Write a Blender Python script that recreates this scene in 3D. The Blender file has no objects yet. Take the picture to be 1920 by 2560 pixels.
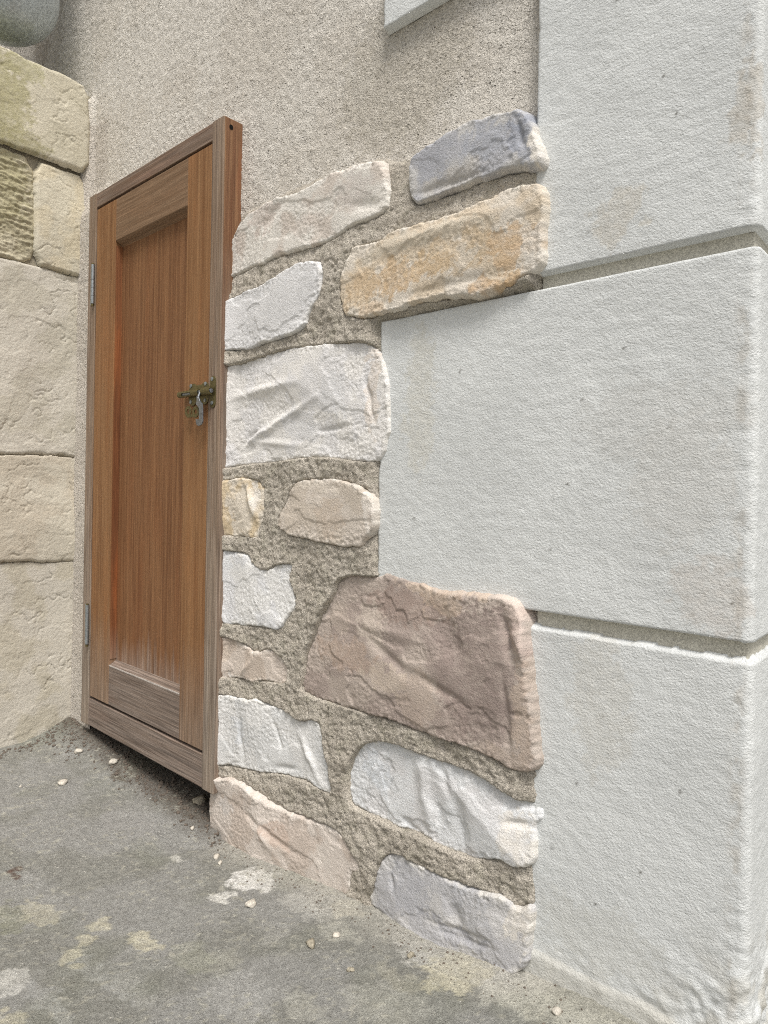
import bpy, bmesh, math, random
import numpy as np
from mathutils import Matrix, Vector
C = bpy.context.scene
# ---------------------------------------------------------------- camera
FPX, CX, CY, D, H = 1680.0, 960.0, 1216.0, 0.8, 0.66
TH = math.atan(1863 / FPX); S_ = 0.0165; C_ = math.sqrt(1 - S_ * S_)
FW = np.array((-math.cos(TH), math.sin(TH), 0.0)); R0 = np.array((math.sin(TH), math.cos(TH), 0.0)); UP = np.array((0, 0, 1.0))
RT = R0 * C_ + UP * S_; UU = -R0 * S_ + UP * C_
cd = bpy.data.cameras.new('camera'); cam = bpy.data.objects.new('camera', cd); C.collection.objects.link(cam)
cd.sensor_fit = 'VERTICAL'; cd.sensor_height = 36; cd.sensor_width = 27; cd.lens = FPX / 2560 * 36
cd.shift_y = (CY - 1280) / 2560.0
cd.clip_start = 0.02; cd.clip_end = 500
cam.matrix_world = Matrix(((RT[0], UU[0], -FW[0], 0), (RT[1], UU[1], -FW[1], -D), (RT[2], UU[2], -FW[2], H), (0, 0, 0, 1)))
C.camera = cam
# ---------------------------------------------------------------- light
SUN_EL, SUN_AZ = 60.0, 128.0      # azimuth clockwise from +Y
w = bpy.data.worlds.new('World'); C.world = w; w.use_nodes = True
nt = w.node_tree; bg = nt.nodes['Background']
sky = nt.nodes.new('ShaderNodeTexSky'); sky.sky_type = 'NISHITA'; sky.sun_disc = False
sky.sun_elevation = math.radians(SUN_EL); sky.sun_rotation = math.radians(SUN_AZ)
sky.air_density = 1.0; sky.dust_density = 5.0; sky.ozone_density = 1.0
hs = nt.nodes.new('ShaderNodeHueSaturation'); hs.inputs['Saturation'].default_value = 0.27
nt.links.new(sky.outputs[0], hs.inputs['Color']); nt.links.new(hs.outputs[0], bg.inputs['Color'])
bg.inputs['Strength'].default_value = 0.105
sl = bpy.data.lights.new('sun', 'SUN'); sl.energy = 2.1; sl.angle = math.radians(16); sl.color = (1.0, 0.965, 0.92)
so = bpy.data.objects.new('sun', sl); C.collection.objects.link(so)
az, el = math.radians(SUN_AZ), math.radians(SUN_EL)
sd_ = Vector((math.sin(az) * math.cos(el), math.cos(az) * math.cos(el), math.sin(el)))
so.rotation_euler = sd_.to_track_quat('Z', 'Y').to_euler(); so.location = (1, -2, 3)
C.view_settings.view_transform = 'Standard'; C.view_settings.look = 'None'; C.view_settings.gamma = 1
C.view_settings.exposure = 0.33
C.cycles.use_denoising = False; C.cycles.filter_width = 1.1; C.cycles.max_bounces = 6; C.cycles.use_adaptive_sampling = False

# ---------------------------------------------------------------- helpers
def ray(px, py):
    return FW + (px - CX) / FPX * RT - (py - CY) / FPX * UU
def onwall(px, py, y=-0.018):
    d = ray(px, py); t = (D + y) / d[1]; return (d[0] * t, H + d[2] * t)
def onleft(px, py, x=-1.785):
    d = ray(px, py); t = x / d[0]; return (-D + d[1] * t, H + d[2] * t)
def onground(px, py, z=0.0):
    d = ray(px, py); t = (z - H) / d[2]; return (d[0] * t, -D + d[1] * t)
def zA(p): return (500 + p[0] * .5425, 240 + p[1] * .5425)
def zB(p): return (500 + p[0] * .5425, 1140 + p[1] * .5425)
def zF(p): return (700 + p[0] * .7354, 1800 + p[1] * .7354)
def lin(c):
    c = np.array(c, float) / 255.0
    return np.where(c <= 0.04045, c / 12.92, ((c + 0.055) / 1.055) ** 2.4)
def pn(x, y, seed=0):
    xi = np.floor(x).astype(np.int64); yi = np.floor(y).astype(np.int64); fx = x - xi; fy = y - yi
    def g(ix, iy, dx, dy):
        h = (ix * 374761393 + iy * 668265263 + seed * 974634777) & 0xffffffff
        h = ((h ^ (h >> 13)) * 1274126177) & 0xffffffff
        h = (h ^ (h >> 16)) & 0xffff
        a = h * (2 * math.pi / 65536.0)
        return np.cos(a) * dx + np.sin(a) * dy
    u = fx * fx * fx * (fx * (fx * 6 - 15) + 10); v = fy * fy * fy * (fy * (fy * 6 - 15) + 10)
    a = g(xi, yi, fx, fy); b = g(xi + 1, yi, fx - 1, fy); c = g(xi, yi + 1, fx, fy - 1); d = g(xi + 1, yi + 1, fx - 1, fy - 1)
    return ((a + (b - a) * u) * (1 - v) + (c + (d - c) * u) * v) * 1.5
def fbm(x, y, f, seed=0, octv=4, gain=0.5):
    r = 0; a = 1.0; t = 0
    for k in range(octv):
        r = r + a * pn(x * f + 17.3 * k, y * f - 9.1 * k, seed + k); t += a; a *= gain; f *= 2.03
    return r / t * 1.3
def sst(x, a, b):
    t = np.clip((x - a) / (b - a), 0, 1); return t * t * (3 - 2 * t)
def sdist(X, Y, poly):
    """signed distance, positive inside"""
    P = np.array(poly, float); n = len(P); best = np.full(X.shape, 1e9); ins = np.zeros(X.shape, bool)
    for i in range(n):
        a = P[i]; b = P[(i + 1) % n]; ab = b - a; L = ab @ ab + 1e-12
        t = np.clip(((X - a[0]) * ab[0] + (Y - a[1]) * ab[1]) / L, 0, 1)
        best = np.minimum(best, (X - a[0] - t * ab[0]) ** 2 + (Y - a[1] - t * ab[1]) ** 2)
        cr = ((a[1] > Y) != (b[1] > Y)) & (X < (b[0] - a[0]) * (Y - a[1]) / (b[1] - a[1] + 1e-15) + a[0])
        ins ^= cr
    d = np.sqrt(best); return np.where(ins, d, -d)
def smooth_poly(poly, it=1):
    P = [np.array(p, float) for p in poly]
    for _ in range(it):
        Q = []
        for i in range(len(P)):
            a, b = P[i], P[(i + 1) % len(P)]
            Q += [a * .78 + b * .22, a * .22 + b * .78]
        P = Q
    return P
def link(o, parent=None):
    C.collection.objects.link(o)
    if parent is not None:
        o.parent = parent; o.matrix_parent_inverse = Matrix.Translation(parent.location).inverted()
    return o
def tag(o, label=None, cat=None, group=None, kind=None):
    if label: o['label'] = label
    if cat: o['category'] = cat
    if group: o['group'] = group
    if kind: o['kind'] = kind
    return o
def empty(name, loc, label, cat, group=None):
    o = bpy.data.objects.new(name, None); o.location = loc; o.empty_display_size = .05; link(o); return tag(o, label, cat, group)
def sheet(name, P, keep, col, mat, parent=None):
    """P (n,m,3) grid; keep (n-1,m-1) bool; columns run along the first axis direction u"""
    n, m = P.shape[:2]
    idx = np.arange(n * m).reshape(n, m)
    q = np.stack([idx[:-1, :-1], idx[:-1, 1:], idx[1:, 1:], idx[1:, :-1]], -1)[keep]
    used = np.zeros(n * m, bool); used[q.ravel()] = True
    rem = np.cumsum(used) - 1; q = rem[q]
    V = P.reshape(-1, 3)[used].astype(np.float32); nf = len(q)
    me = bpy.data.meshes.new(name); me.vertices.add(len(V)); me.vertices.foreach_set('co', V.ravel())
    me.loops.add(nf * 4); me.loops.foreach_set('vertex_index', q.ravel().astype(np.int32))
    me.polygons.add(nf); me.polygons.foreach_set('loop_start', np.arange(nf, dtype=np.int32) * 4)
    me.polygons.foreach_set('loop_total', np.full(nf, 4, np.int32))
    me.polygons.foreach_set('use_smooth', np.ones(nf, bool)); me.update(calc_edges=True)
    if col is not None:
        at = me.color_attributes.new('Col', 'FLOAT_COLOR', 'POINT')
        cc = np.concatenate([col.reshape(-1, 3)[used], np.ones((len(V), 1))], 1).astype(np.float32)
        at.data.foreach_set('color', np.clip(cc, 0, 1).ravel())
    me.materials.append(mat); o = bpy.data.objects.new(name, me); return link(o, parent)
def mesh_obj(name, bm, mat, parent=None, smooth=False, bevel=0):
    me = bpy.data.meshes.new(name)
    bmesh.ops.recalc_face_normals(bm, faces=bm.faces)
    bm.to_mesh(me); bm.free(); me.materials.append(mat)
    if smooth: me.polygons.foreach_set('use_smooth', [True] * len(me.polygons)); me.set_sharp_from_angle(angle=math.radians(35))
    o = bpy.data.objects.new(name, me); link(o, parent)
    if bevel:
        b = o.modifiers.new('bevel', 'BEVEL'); b.width = bevel; b.segments = 2; b.limit_method = 'ANGLE'
    return o
def add_box(bm, x0, x1, y0, y1, z0, z1):
    vs = [bm.verts.new((x, y, z)) for x in (x0, x1) for y in (y0, y1) for z in (z0, z1)]
    for f in ((0, 1, 3, 2), (4, 6, 7, 5), (0, 4, 5, 1), (2, 3, 7, 6), (0, 2, 6, 4), (1, 5, 7, 3)): bm.faces.new([vs[i] for i in f])
def add_tube(bm, path, r, seg=16, cap=True):
    rings = []
    for i, p in enumerate(path):
        p = Vector(p); a = Vector(path[max(i - 1, 0)]); b = Vector(path[min(i + 1, len(path) - 1)])
        t = (b - a).normalized(); u = t.orthogonal().normalized() if abs(t.z) > .9 else t.cross(Vector((0, 0, 1))).normalized(); v = t.cross(u)
        rr = r[i] if isinstance(r, (list, tuple)) else r
        rings.append([bm.verts.new(p + (u * math.cos(k * 2 * math.pi / seg) + v * math.sin(k * 2 * math.pi / seg)) * rr) for k in range(seg)])
    for a, b in zip(rings, rings[1:]):
        for k in range(seg): bm.faces.new((a[k], a[(k + 1) % seg], b[(k + 1) % seg], b[k]))
    if cap: bm.faces.new(rings[0]); bm.faces.new(rings[-1])
def add_prism(bm, outer, y0, y1, holes=()):
    """plate in the XZ plane between y0 and y1, with round holes"""
    import mathutils
    loops = [outer] + list(holes)
    for y in (y0, y1):
        vs = []; es = []
        for lp in loops:
            l = [bm.verts.new((x, y, z)) for x, z in lp]; vs += l
            es += [bm.edges.new((l[i], l[(i + 1) % len(l)])) for i in range(len(l))]
        bmesh.ops.triangle_fill(bm, edges=es, use_beauty=True)
        if y == y0: first = vs
        else:
            k = 0
            for lp in loops:
                n = len(lp)
                for i in range(n): bm.faces.new((first[k + i], first[k + (i + 1) % n], vs[k + (i + 1) % n], vs[k + i]))
                k += n
def circ(x, z, r, n=20, a0=0): return [(x + r * math.cos(a0 + i * 2 * math.pi / n), z + r * math.sin(a0 + i * 2 * math.pi / n)) for i in range(n)]

# ---------------------------------------------------------------- materials
class NB:
    def __init__(s, name):
        s.m = bpy.data.materials.new(name); s.m.use_nodes = True; s.t = s.m.node_tree; s.b = s.t.nodes['Principled BSDF']
        s.b.inputs['Specular IOR Level'].default_value = 0.2
        s.tc = s.t.nodes.new('ShaderNodeTexCoord')
    def n(s, typ, **k):
        x = s.t.nodes.new(typ)
        for a, b in k.items():
            if hasattr(x, a): setattr(x, a, b)
            else: x.inputs[a].default_value = b
        return x
    def l(s, a, b): s.t.links.new(a, b)
    def map(s, scale=(1, 1, 1), rot=(0, 0, 0)):
        m = s.n('ShaderNodeMapping'); m.inputs['Scale'].default_value = scale; m.inputs['Rotation'].default_value = rot
        s.l(s.tc.outputs['Object'], m.inputs['Vector']); return m.outputs[0]
    def noise(s, vec, scale, detail=4, rough=.55, dist=0):
        x = s.n('ShaderNodeTexNoise'); x.inputs['Scale'].default_value = scale; x.inputs['Detail'].default_value = detail
        x.inputs['Roughness'].default_value = rough; x.inputs['Distortion'].default_value = dist; s.l(vec, x.inputs['Vector']); return x.outputs['Fac']
    def vor(s, vec, scale):
        x = s.n('ShaderNodeTexVoronoi'); x.inputs['Scale'].default_value = scale; s.l(vec, x.inputs['Vector']); return x.outputs['Distance']
    def rng(s, v, a, b, c, d):
        x = s.n('ShaderNodeMapRange'); x.inputs[1].default_value = a; x.inputs[2].default_value = b; x.inputs[3].default_value = c; x.inputs[4].default_value = d
        s.l(v, x.inputs[0]); return x.outputs[0]
    def math(s, op, a, b=None):
        x = s.n('ShaderNodeMath'); x.operation = op
        for i, v in enumerate((a, b)):
            if v is None: continue
            if isinstance(v, (int, float)): x.inputs[i].default_value = v
            else: s.l(v, x.inputs[i])
        return x.outputs[0]
    def mix(s, f, a, b, mode='MIX'):
        x = s.n('ShaderNodeMix'); x.data_type = 'RGBA'; x.blend_type = mode
        for i, v in ((0, f), (6, a), (7, b)):
            if isinstance(v, (int, float)): x.inputs[i].default_value = v
            elif isinstance(v, (tuple, list, np.ndarray)): x.inputs[i].default_value = (*v[:3], 1)
            else: s.l(v, x.inputs[i])
        return x.outputs[2]
    def grey(s, v):
        x = s.n('ShaderNodeCombineColor')
        for i in range(3): s.l(v, x.inputs[i])
        return x.outputs[0]
    def bump(s, h, dist, strength=1.0, prev=None):
        x = s.n('ShaderNodeBump'); x.inputs['Strength'].default_value = strength; x.inputs['Distance'].default_value = dist
        s.l(h, x.inputs['Height'])
        if prev is not None: s.l(prev, x.inputs['Normal'])
        return x.outputs[0]
    def out(s, col, normal=None, rough=.9, metal=0, spec=None):
        if isinstance(col, (tuple, list, np.ndarray)): s.b.inputs['Base Color'].default_value = (*col[:3], 1)
        else: s.l(col, s.b.inputs['Base Color'])
        if normal is not None: s.l(normal, s.b.inputs['Normal'])
        if isinstance(rough, (int, float)): s.b.inputs['Roughness'].default_value = rough
        else: s.l(rough, s.b.inputs['Roughness'])
        s.b.inputs['Metallic'].default_value = metal
        if spec is not None: s.b.inputs['Specular IOR Level'].default_value = spec
        return s.m
def m_plaster(name, grain=.07, s1=260, d1=.0012, s2=900, d2=.0004, aniso=(1, 1, 1), rot=(0, 0, 0), speck=0.0, stain_shade=0.05):
    b = NB(name); at = b.n('ShaderNodeAttribute', attribute_name='Col'); v = b.map(aniso, rot)
    g = b.rng(b.noise(v, s2, 3), .3, .7, 1 - grain, 1 + grain)
    col = b.mix(1.0, at.outputs['Color'], b.grey(g), 'MULTIPLY')
    lo = b.rng(b.noise(b.map(), 9, 5, .6), .35, .7, 1 - stain_shade, 1 + stain_shade * .6)
    col = b.mix(1.0, col, b.grey(lo), 'MULTIPLY')
    if speck:
        sp = b.rng(b.vor(b.map(), 60), .0, .07, 1.0, 0.0); col = b.mix(b.math('MULTIPLY', sp, speck), col, lin((90, 84, 74)))
    n = b.bump(b.noise(v, s1, 3, .6, .4), d1); n = b.bump(b.noise(v, s2, 2), d2, 1, n)
    return b.out(col, n, .92)
M = {}
M['stone'] = m_plaster('cast_stone', .08, 360, .0016, 1000, .0005, stain_shade=.05)
M['quoin'] = m_plaster('smooth_lime_render', .03, 270, .0015, 800, .0004, aniso=(1, 1, 1.35), rot=(0, .5, 0), speck=.5, stain_shade=.035)
M['leftstone'] = m_plaster('sandy_cast_stone', .07, 200, .0016, 700, .0008, stain_shade=.06)
def m_rough():
    b = NB('roughcast_render'); at = b.n('ShaderNodeAttribute', attribute_name='Col'); v = b.map((1, 1, 1.25), (0, .6, 0))
    pit = b.rng(b.vor(v, 150), .12, .40, 1.0, 0.0)
    pm = b.rng(b.noise(v, 45, 2), .50, .60, 0, 1); pit = b.math('MULTIPLY', pit, pm)
    g = b.noise(v, 330, 3, .65)
    col = b.mix(1.0, at.outputs['Color'], b.grey(b.rng(g, .34, .66, .72, 1.15)), 'MULTIPLY')
    col = b.mix(b.math('MULTIPLY', pit, .30), col, lin((138, 127, 110)))
    h = b.math('SUBTRACT', g, b.math('MULTIPLY', pit, .45))
    return b.out(col, b.bump(b.noise(v, 130, 2), .004, 1, b.bump(h, .006)), .95)
M['rough'] = m_rough()
def m_mortar():
    b = NB('sandy_mortar'); at = b.n('ShaderNodeAttribute', attribute_name='Col'); v = b.map()
    g = b.noise(v, 420, 4, .7); k = b.noise(v, 1500, 2)
    col = b.mix(1.0, at.outputs['Color'], b.grey(b.rng(g, .34, .66, .66, 1.22)), 'MULTIPLY')
    col = b.mix(b.rng(b.noise(v, 40, 4), .5, .66, 0, .35), col, lin((196, 191, 170)))
    col = b.mix(b.rng(k, .62, .72, 0, .7), col, lin((92, 82, 70)))
    return b.out(col, b.bump(g, .006, 1, b.bump(b.noise(v, 140, 3), .006)), .95)
M['mortar'] = m_mortar()
def m_ground():
    b = NB('worn_concrete'); at = b.n('ShaderNodeAttribute', attribute_name='Col'); v = b.map()
    g = b.noise(v, 420, 4, .75); f = b.noise(v, 120, 4, .7)
    col = b.mix(1.0, at.outputs['Color'], b.grey(b.rng(g, .34, .66, .70, 1.22)), 'MULTIPLY')
    col = b.mix(1.0, col, b.grey(b.rng(f, .32, .68, .82, 1.14)), 'MULTIPLY')
    sp = b.math('MULTIPLY', b.rng(b.vor(v, 210), .08, .2, 1, 0), b.rng(b.noise(v, 30, 2), .48, .6, 0, 1))
    col = b.mix(b.math('MULTIPLY', sp, .75), col, lin((60, 58, 54)))
    s2 = b.math('MULTIPLY', b.rng(b.vor(b.map((1.1, 1, 1)), 95), .08, .19, 1, 0), b.rng(b.noise(v, 17, 2), .5, .6, 0, 1))
    col = b.mix(b.math('MULTIPLY', s2, .8), col, lin((205, 202, 192)))
    return b.out(col, b.bump(g, .0030, 1, b.bump(f, .0045)), .93)
M['ground'] = m_ground()
def m_wood(name, axis, base=(150, 108, 70), dark=(108, 70, 42), orange=(168, 96, 48), grey=(146, 128, 112), wz=(.16, .34), wmin=.0, streak=.35, wmax=1.0):
    """grain along axis; weathering to grey below the heights wz"""
    b = NB(name); sc = {'z': (1, 1, .022), 'x': (.022, 1, 1)}[axis]; v = b.map(sc)
    fine = b.noise(v, 800, 4, .7, .1); med = b.noise(v, 130, 5, .6, .5); big = b.noise(b.map({'z': (1, 1, .12), 'x': (.12, 1, 1)}[axis]), 22, 3)
    col = b.mix(b.rng(med, .36, .66, 0, 1), lin(dark), lin(base))
    col = b.mix(b.math('MULTIPLY', b.rng(big, .52, .72, 0, 1), streak), col, lin(orange))
    geo = b.n('ShaderNodeNewGeometry'); sx = b.n('ShaderNodeSeparateXYZ'); b.l(geo.outputs['Position'], sx.inputs[0])
    wob = b.math('ADD', sx.outputs[2], b.rng(b.noise(v, 60, 4), .3, .7, -.035, .035))
    wea = b.rng(wob, wz[0], wz[1], .85, wmin)
    wn = b.rng(b.noise(v, 160, 4, .7), .35, .65, .72, 1.0)
    wea = b.math('MULTIPLY', wea, b.math('MULTIPLY', wn, wmax))
    gv = b.mix(b.rng(b.noise(v, 300, 3), .35, .65, 0, 1), lin([c * .72 for c in grey]), lin([min(255, c * 1.14) for c in grey]))
    col = b.mix(wea, col, gv)
    col = b.mix(1.0, col, b.grey(b.rng(fine, .32, .68, .74, 1.2)), 'MULTIPLY')
    return b.out(col, b.bump(fine, .0009, .8, b.bump(med, .0008)), .62, spec=.25)
M['wv'] = m_wood('oak_upright', 'z', base=(152, 114, 78), dark=(126, 88, 56), orange=(156, 100, 56))
M['wh'] = m_wood('oak_cross', 'x', base=(141, 115, 91), dark=(119, 93, 70), orange=(150, 110, 80))
M['wp'] = m_wood('oak_panel', 'z', wmax=.75, base=(142, 103, 70), dark=(112, 75, 48), orange=(140, 86, 50), grey=(172, 160, 150), wz=(.215, .30))
M['wfv'] = m_wood('weathered_oak_upright', 'z', base=(143, 111, 81), dark=(107, 79, 57), grey=(156, 146, 134), wmin=.5, wz=(.2, .8))
M['wfh'] = m_wood('weathered_oak_cross', 'x', base=(139, 111, 87), dark=(96, 72, 53), grey=(138, 127, 119), wmin=.5, wz=(.2, .4))
M['wcheek'] = m_wood('stained_oak_cheek', 'z', base=(148, 113, 83), dark=(109, 74, 52), orange=(150, 86, 50), grey=(142, 130, 118), streak=.7, wz=(.85, 1.15))
M['wred'] = m_wood('orange_stained_oak', 'z', base=(146, 96, 61), dark=(107, 66, 41), orange=(160, 92, 50), streak=.6, wz=(.2, .32))
def m_metal(name, c, rough=.4, metal=.9, dirt=0, dc=(40, 44, 42)):
    b = NB(name); v = b.map(); col = b.mix(b.rng(b.noise(v, 160, 4), .3, .7, 0, 1), lin([x * .8 for x in c]), lin(c))
    if dirt: col = b.mix(b.math('MULTIPLY', b.rng(b.noise(v, 70, 6, .75), .5, .62, 0, 1), dirt), col, lin(dc))
    return b.out(col, b.bump(b.noise(v, 500, 2), .0002), rough, metal, .5)
M['olive'] = m_metal('olive_passivated_steel', (116, 106, 68), .42, .6)
M['steel'] = m_metal('grey_steel', (150, 154, 160), .35, .85)
M['zinc'] = m_metal('galvanised_steel', (170, 176, 178), .45, .7)
M['tank'] = m_metal('dusty_grey_paint', (206, 216, 222), .3, .25, .25)
b = NB('black'); M['black'] = b.out((.006, .005, .004), None, .9)
def m_plain(name, c, sc=300, d=.001):
    b = NB(name); v = b.map(); col = b.mix(b.rng(b.noise(v, sc, 4), .3, .7, 0, 1), lin([x * .78 for x in c]), lin([min(255, x * 1.08) for x in c]))
    return b.out(col, b.bump(b.noise(v, sc, 3), d), .95)
M['crumb'] = m_plain('lime_crumb', (206, 199, 186)); M['grit'] = m_plain('dark_grit', (112, 102, 92)); M['core'] = m_plain('masonry_core', (150, 142, 126))
M['core2'] = m_plain('joint_mortar', (168, 160, 142), 250, .002)
M['cream'] = m_plain('lime_joint', (204, 200, 186), 600, .0006); M['dust'] = m_plain('dust', (200, 192, 184), 300, .0008)

# ---------------------------------------------------------------- colour fields
def colourise(X, Z, base, alt, seed, f=14, patches=(), amt=1.0, var=.05):
    b_ = lin(base); a_ = lin(alt)
    m = sst(fbm(X, Z, f, seed + 50, 4), -.10, .22)[..., None] * amt
    col = b_ * (1 - m) + a_ * m
    for (px, pz, rx, rz, c, s) in patches:
        if rx < .003:
            k = (sst(rx * 1.3 - np.hypot(X - px, Z - pz), 0, rx) * s)[..., None]; col = col * (1 - k) + lin(c) * k; continue
        wx = X + .02 * fbm(X, Z, 30, seed + 70, 4); wz = Z + .02 * fbm(X, Z, 30, seed + 80, 4)
        d = np.sqrt(((wx - px) / rx) ** 2 + ((wz - pz) / rz) ** 2) + .45 * fbm(X, Z, 55, seed + 90, 5, .65)
        k = (sst(-d + .25 * fbm(X, Z, 130, seed + 96, 3), -1.05, -.88) * min(1, s * 1.15) * (.8 + .5 * fbm(X, Z, 110, seed + 95, 3)).clip(.3, 1))[..., None]; col = col * (1 - k) + lin(c) * k
    return col * (1 + var * fbm(X, Z, 40, seed + 33, 4))[..., None]

# ---------------------------------------------------------------- GROUND (structure)
GX = [-40, -3.0, -1.85, -1.6, -1.13, -.93, -.6, -.46, -.35, 0, 2, 40]; GZ = [0, 0, .004, -.004, -.030, -.014, .010, .030, .046, .05, .02, 0]
def ground_z(X, Y):
    z = np.interp(X, GX, GZ); f = np.clip((Y + 2.0) / 1.4, 0, 1); z = z * f
    z = z + .014 * sst(Y, -.10, -.02) * (X < -1.1)
    z = z + .022 * sst(-X, 1.45, 1.75) * sst(Y, -.16, -.03)
    near = np.exp(-(np.maximum(0, -Y - .8)) * 1.5)
    return z + near * (.004 * fbm(X, Y, 7, 5, 3) + .0016 * fbm(X, Y, 45, 6, 4) + .0007 * fbm(X, Y, 180, 8, 2))
def axis(pts):
    out = []
    for a, b_, s in pts: out += list(np.arange(a, b_, s))
    return np.array(out + [pts[-1][1]])
gx = axis([(-40, -8, 4), (-8, -2.2, .5), (-2.2, -1.9, .02), (-1.9, .1, .0035), (.1, 1, .05), (1, 8, .5), (8, 40, 4)])
gy = axis([(-40, -6, 4), (-6, -1.2, .4), (-1.2, -.75, .03), (-.75, .16, .0035), (.16, 1, .1), (1, 30, 4)])
X, Y = np.meshgrid(gx, gy)
def gp(px, py, rx, ry, c, s, z=0):
    x, y = onground(px, py, z); return (x, y, rx, ry, c, s)
cream = (208, 202, 178); white = (226, 224, 216)
gpat = [gp(631, 2176, .046, .034, (236, 234, 228), 1.0), gp(1080, 2385, .06, .03, (206, 204, 196), .7, .02), gp(1240, 2440, .05, .03, (212, 210, 202), .7, .03), gp(760, 2255, .05, .03, (198, 196, 188), .6), gp(600, 2500, .06, .03, (182, 181, 176), .5), gp(330, 2460, .05, .02, (180, 179, 172), .45), gp(120, 2480, .07, .012, (186, 186, 182), .5), gp(980, 2545, .06, .03, (190, 188, 180), .5), gp(250, 2420, .09, .010, (184, 184, 180), .45), gp(556, 2222, .020, .016, white, .85), gp(438, 2104, .017, .012, white, .9),
        gp(244, 2276, .022, .014, cream, .6), gp(360, 2333, .028, .020, cream, .7), gp(182, 2357, .024, .014, cream, .65), gp(215, 2319, .014, .016, cream, .6),
        gp(1134, 2440, .045, .035, cream, .75, .02), gp(1180, 2395, .03, .03, cream, .7, .02), gp(1360, 2506, .07, .03, (200, 198, 186), .75, .04), gp(1250, 2470, .03, .02, (200, 198, 186), .6, .04), gp(870, 2278, .035, .022, (205, 200, 184), .7),
        gp(854, 2335, .035, .016, (196, 194, 182), .55), gp(690, 2330, .02, .02, (186, 184, 176), .4), gp(560, 2400, .03, .02, (176, 174, 160), .4), gp(480, 2385, .05, .02, (170, 170, 152), .4),
        gp(20, 2250, .05, .03, (150, 150, 128), .5), gp(100, 2240, .05, .02, cream, .45), gp(30, 2420, .03, .02, white, .55), gp(15, 2540, .03, .02, cream, .6), gp(760, 2530, .04, .02, (190, 188, 176), .4),
        gp(43, 2151, .018, .010, (96, 72, 60), .8), gp(680, 2110, .03, .02, (186, 180, 168), .7), gp(330, 2020, .10, .05, (168, 166, 162), .4),
        gp(300, 1935, .03, .01, (100, 88, 78), .7), gp(1000, 2480, .04, .02, (180, 176, 160), .5), gp(1480, 2555, .06, .02, (204, 202, 192), .7, .05), gp(930, 2550, .05, .02, (180, 178, 168), .4)]
gcol = colourise(X, Y, (156, 155, 150), (146, 145, 138), 3, 6, gpat, var=.10)
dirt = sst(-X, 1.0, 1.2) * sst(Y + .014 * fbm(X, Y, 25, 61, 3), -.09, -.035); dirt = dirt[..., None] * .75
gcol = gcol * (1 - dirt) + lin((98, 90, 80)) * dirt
# dust along the foot of the wall
dd = (sst(Y + .02 * fbm(X, Y, 18, 77, 4), -.11, -.03) * (1 - sst(-X, 1.05, 1.12)))[..., None] * .6; gcol = gcol * (1 - dd) + lin((196, 192, 180)) * dd
moss = (sst(fbm(X, Y, 5, 91, 4), .05, .4) * .18)[..., None]; gcol = gcol * (1 - moss) + lin((128, 132, 108)) * moss
sp = (sst(fbm(X, Y, 75, 97, 5, .6), .24, .32) * sst(fbm(X, Y, 9, 98, 3), -.2, .15) * .55)[..., None]; gcol = gcol * (1 - sp) + lin((190, 187, 172)) * sp
P = np.stack([X, Y, ground_z(X, Y)], -1)
g = sheet('ground', P, np.ones((len(gy) - 1, len(gx) - 1), bool), gcol, M['ground']); tag(g, kind='structure')

# ---------------------------------------------------------------- MAIN WALL
wall = empty('rendered_wall', (-1.4, 0, 0), 'beige roughcast house wall with a patch of exposed pale stones set in sandy mortar', 'wall')
bm = bmesh.new()
add_box(bm, -6, -1.692, .006, .4, -.1, 3.2); add_box(bm, -1.108, -.2, .006, .4, -.1, 3.2)
add_box(bm, -1.692, -1.108, .006, .4, 1.36, 3.2); add_box(bm, -1.692, -1.108, .16, .398, -.1, 1.36)
mesh_obj('wall_core', bm, M['core'], wall)
x_ = axis([(-3.4, -2.6, .01), (-2.6, -.40, .0035)]); z_ = axis([(-.08, .9, .006), (.9, 2.15, .0035), (2.15, 3.2, .01)]); X, Z = np.meshgrid(x_, z_)
h = .003 * fbm(X, Z, 4, 11, 3) + .0013 * fbm(X, Z, 60, 12, 3) + .0012 * pn(X * 150, Z * 150, 15)
hole = (X > -1.69) & (X < -1.11) & (Z < 1.372)
sm = sst(-X, 1.69, 1.80) * sst(1.75 - Z, 0, .1)
# render is dressed up to the edge of the door frame
dedge = np.maximum(np.maximum(-1.69 - X, X + 1.11), Z - 1.372); h = h + .006 * np.exp(-np.maximum(dedge, 0) / .012)
h = h + .030 * sst(-X, 1.66, 1.70) * sst(1.44 - Z, 0, .10)
h = np.maximum(h, .026 * sst(-X, 1.765, 1.80) * sst(1.69 - Z, 0, .03) + .0015 * fbm(X, Z, 60, 12, 3))
stain_shade = [(*onwall(60, 160, 0), .20, .30, (142, 130, 116), .55), (*onwall(125, 60, 0), .10, .3, (146, 134, 118), .45), (*onwall(1000, 180, 0), .14, .12, (192, 184, 166), .4), (*onwall(420, 1000, 0), .1, .1, (190, 180, 165), .3)]  # first two patches paint the shade that the metal vessel casts on the wall
col = colourise(X, Z, (242, 236, 225), (236, 229, 217), 21, 5, stain_shade, var=.05)
fr = (sst(.03 - np.maximum(dedge, 0), 0, .03) * .55 + sst(-X, 1.68, 1.72) * (Z < 1.6) * .5)[..., None].clip(0, .8); col = col * (1 - fr) + lin((206, 196, 184)) * fr
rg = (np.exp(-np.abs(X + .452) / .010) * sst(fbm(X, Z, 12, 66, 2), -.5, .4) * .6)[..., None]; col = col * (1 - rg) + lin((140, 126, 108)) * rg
cc = ~(hole[:-1, :-1] & hole[1:, 1:])
sheet('render_coat', np.stack([X, -h, Z], -1), cc, col, M['rough'], wall)
STONES = []
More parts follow.
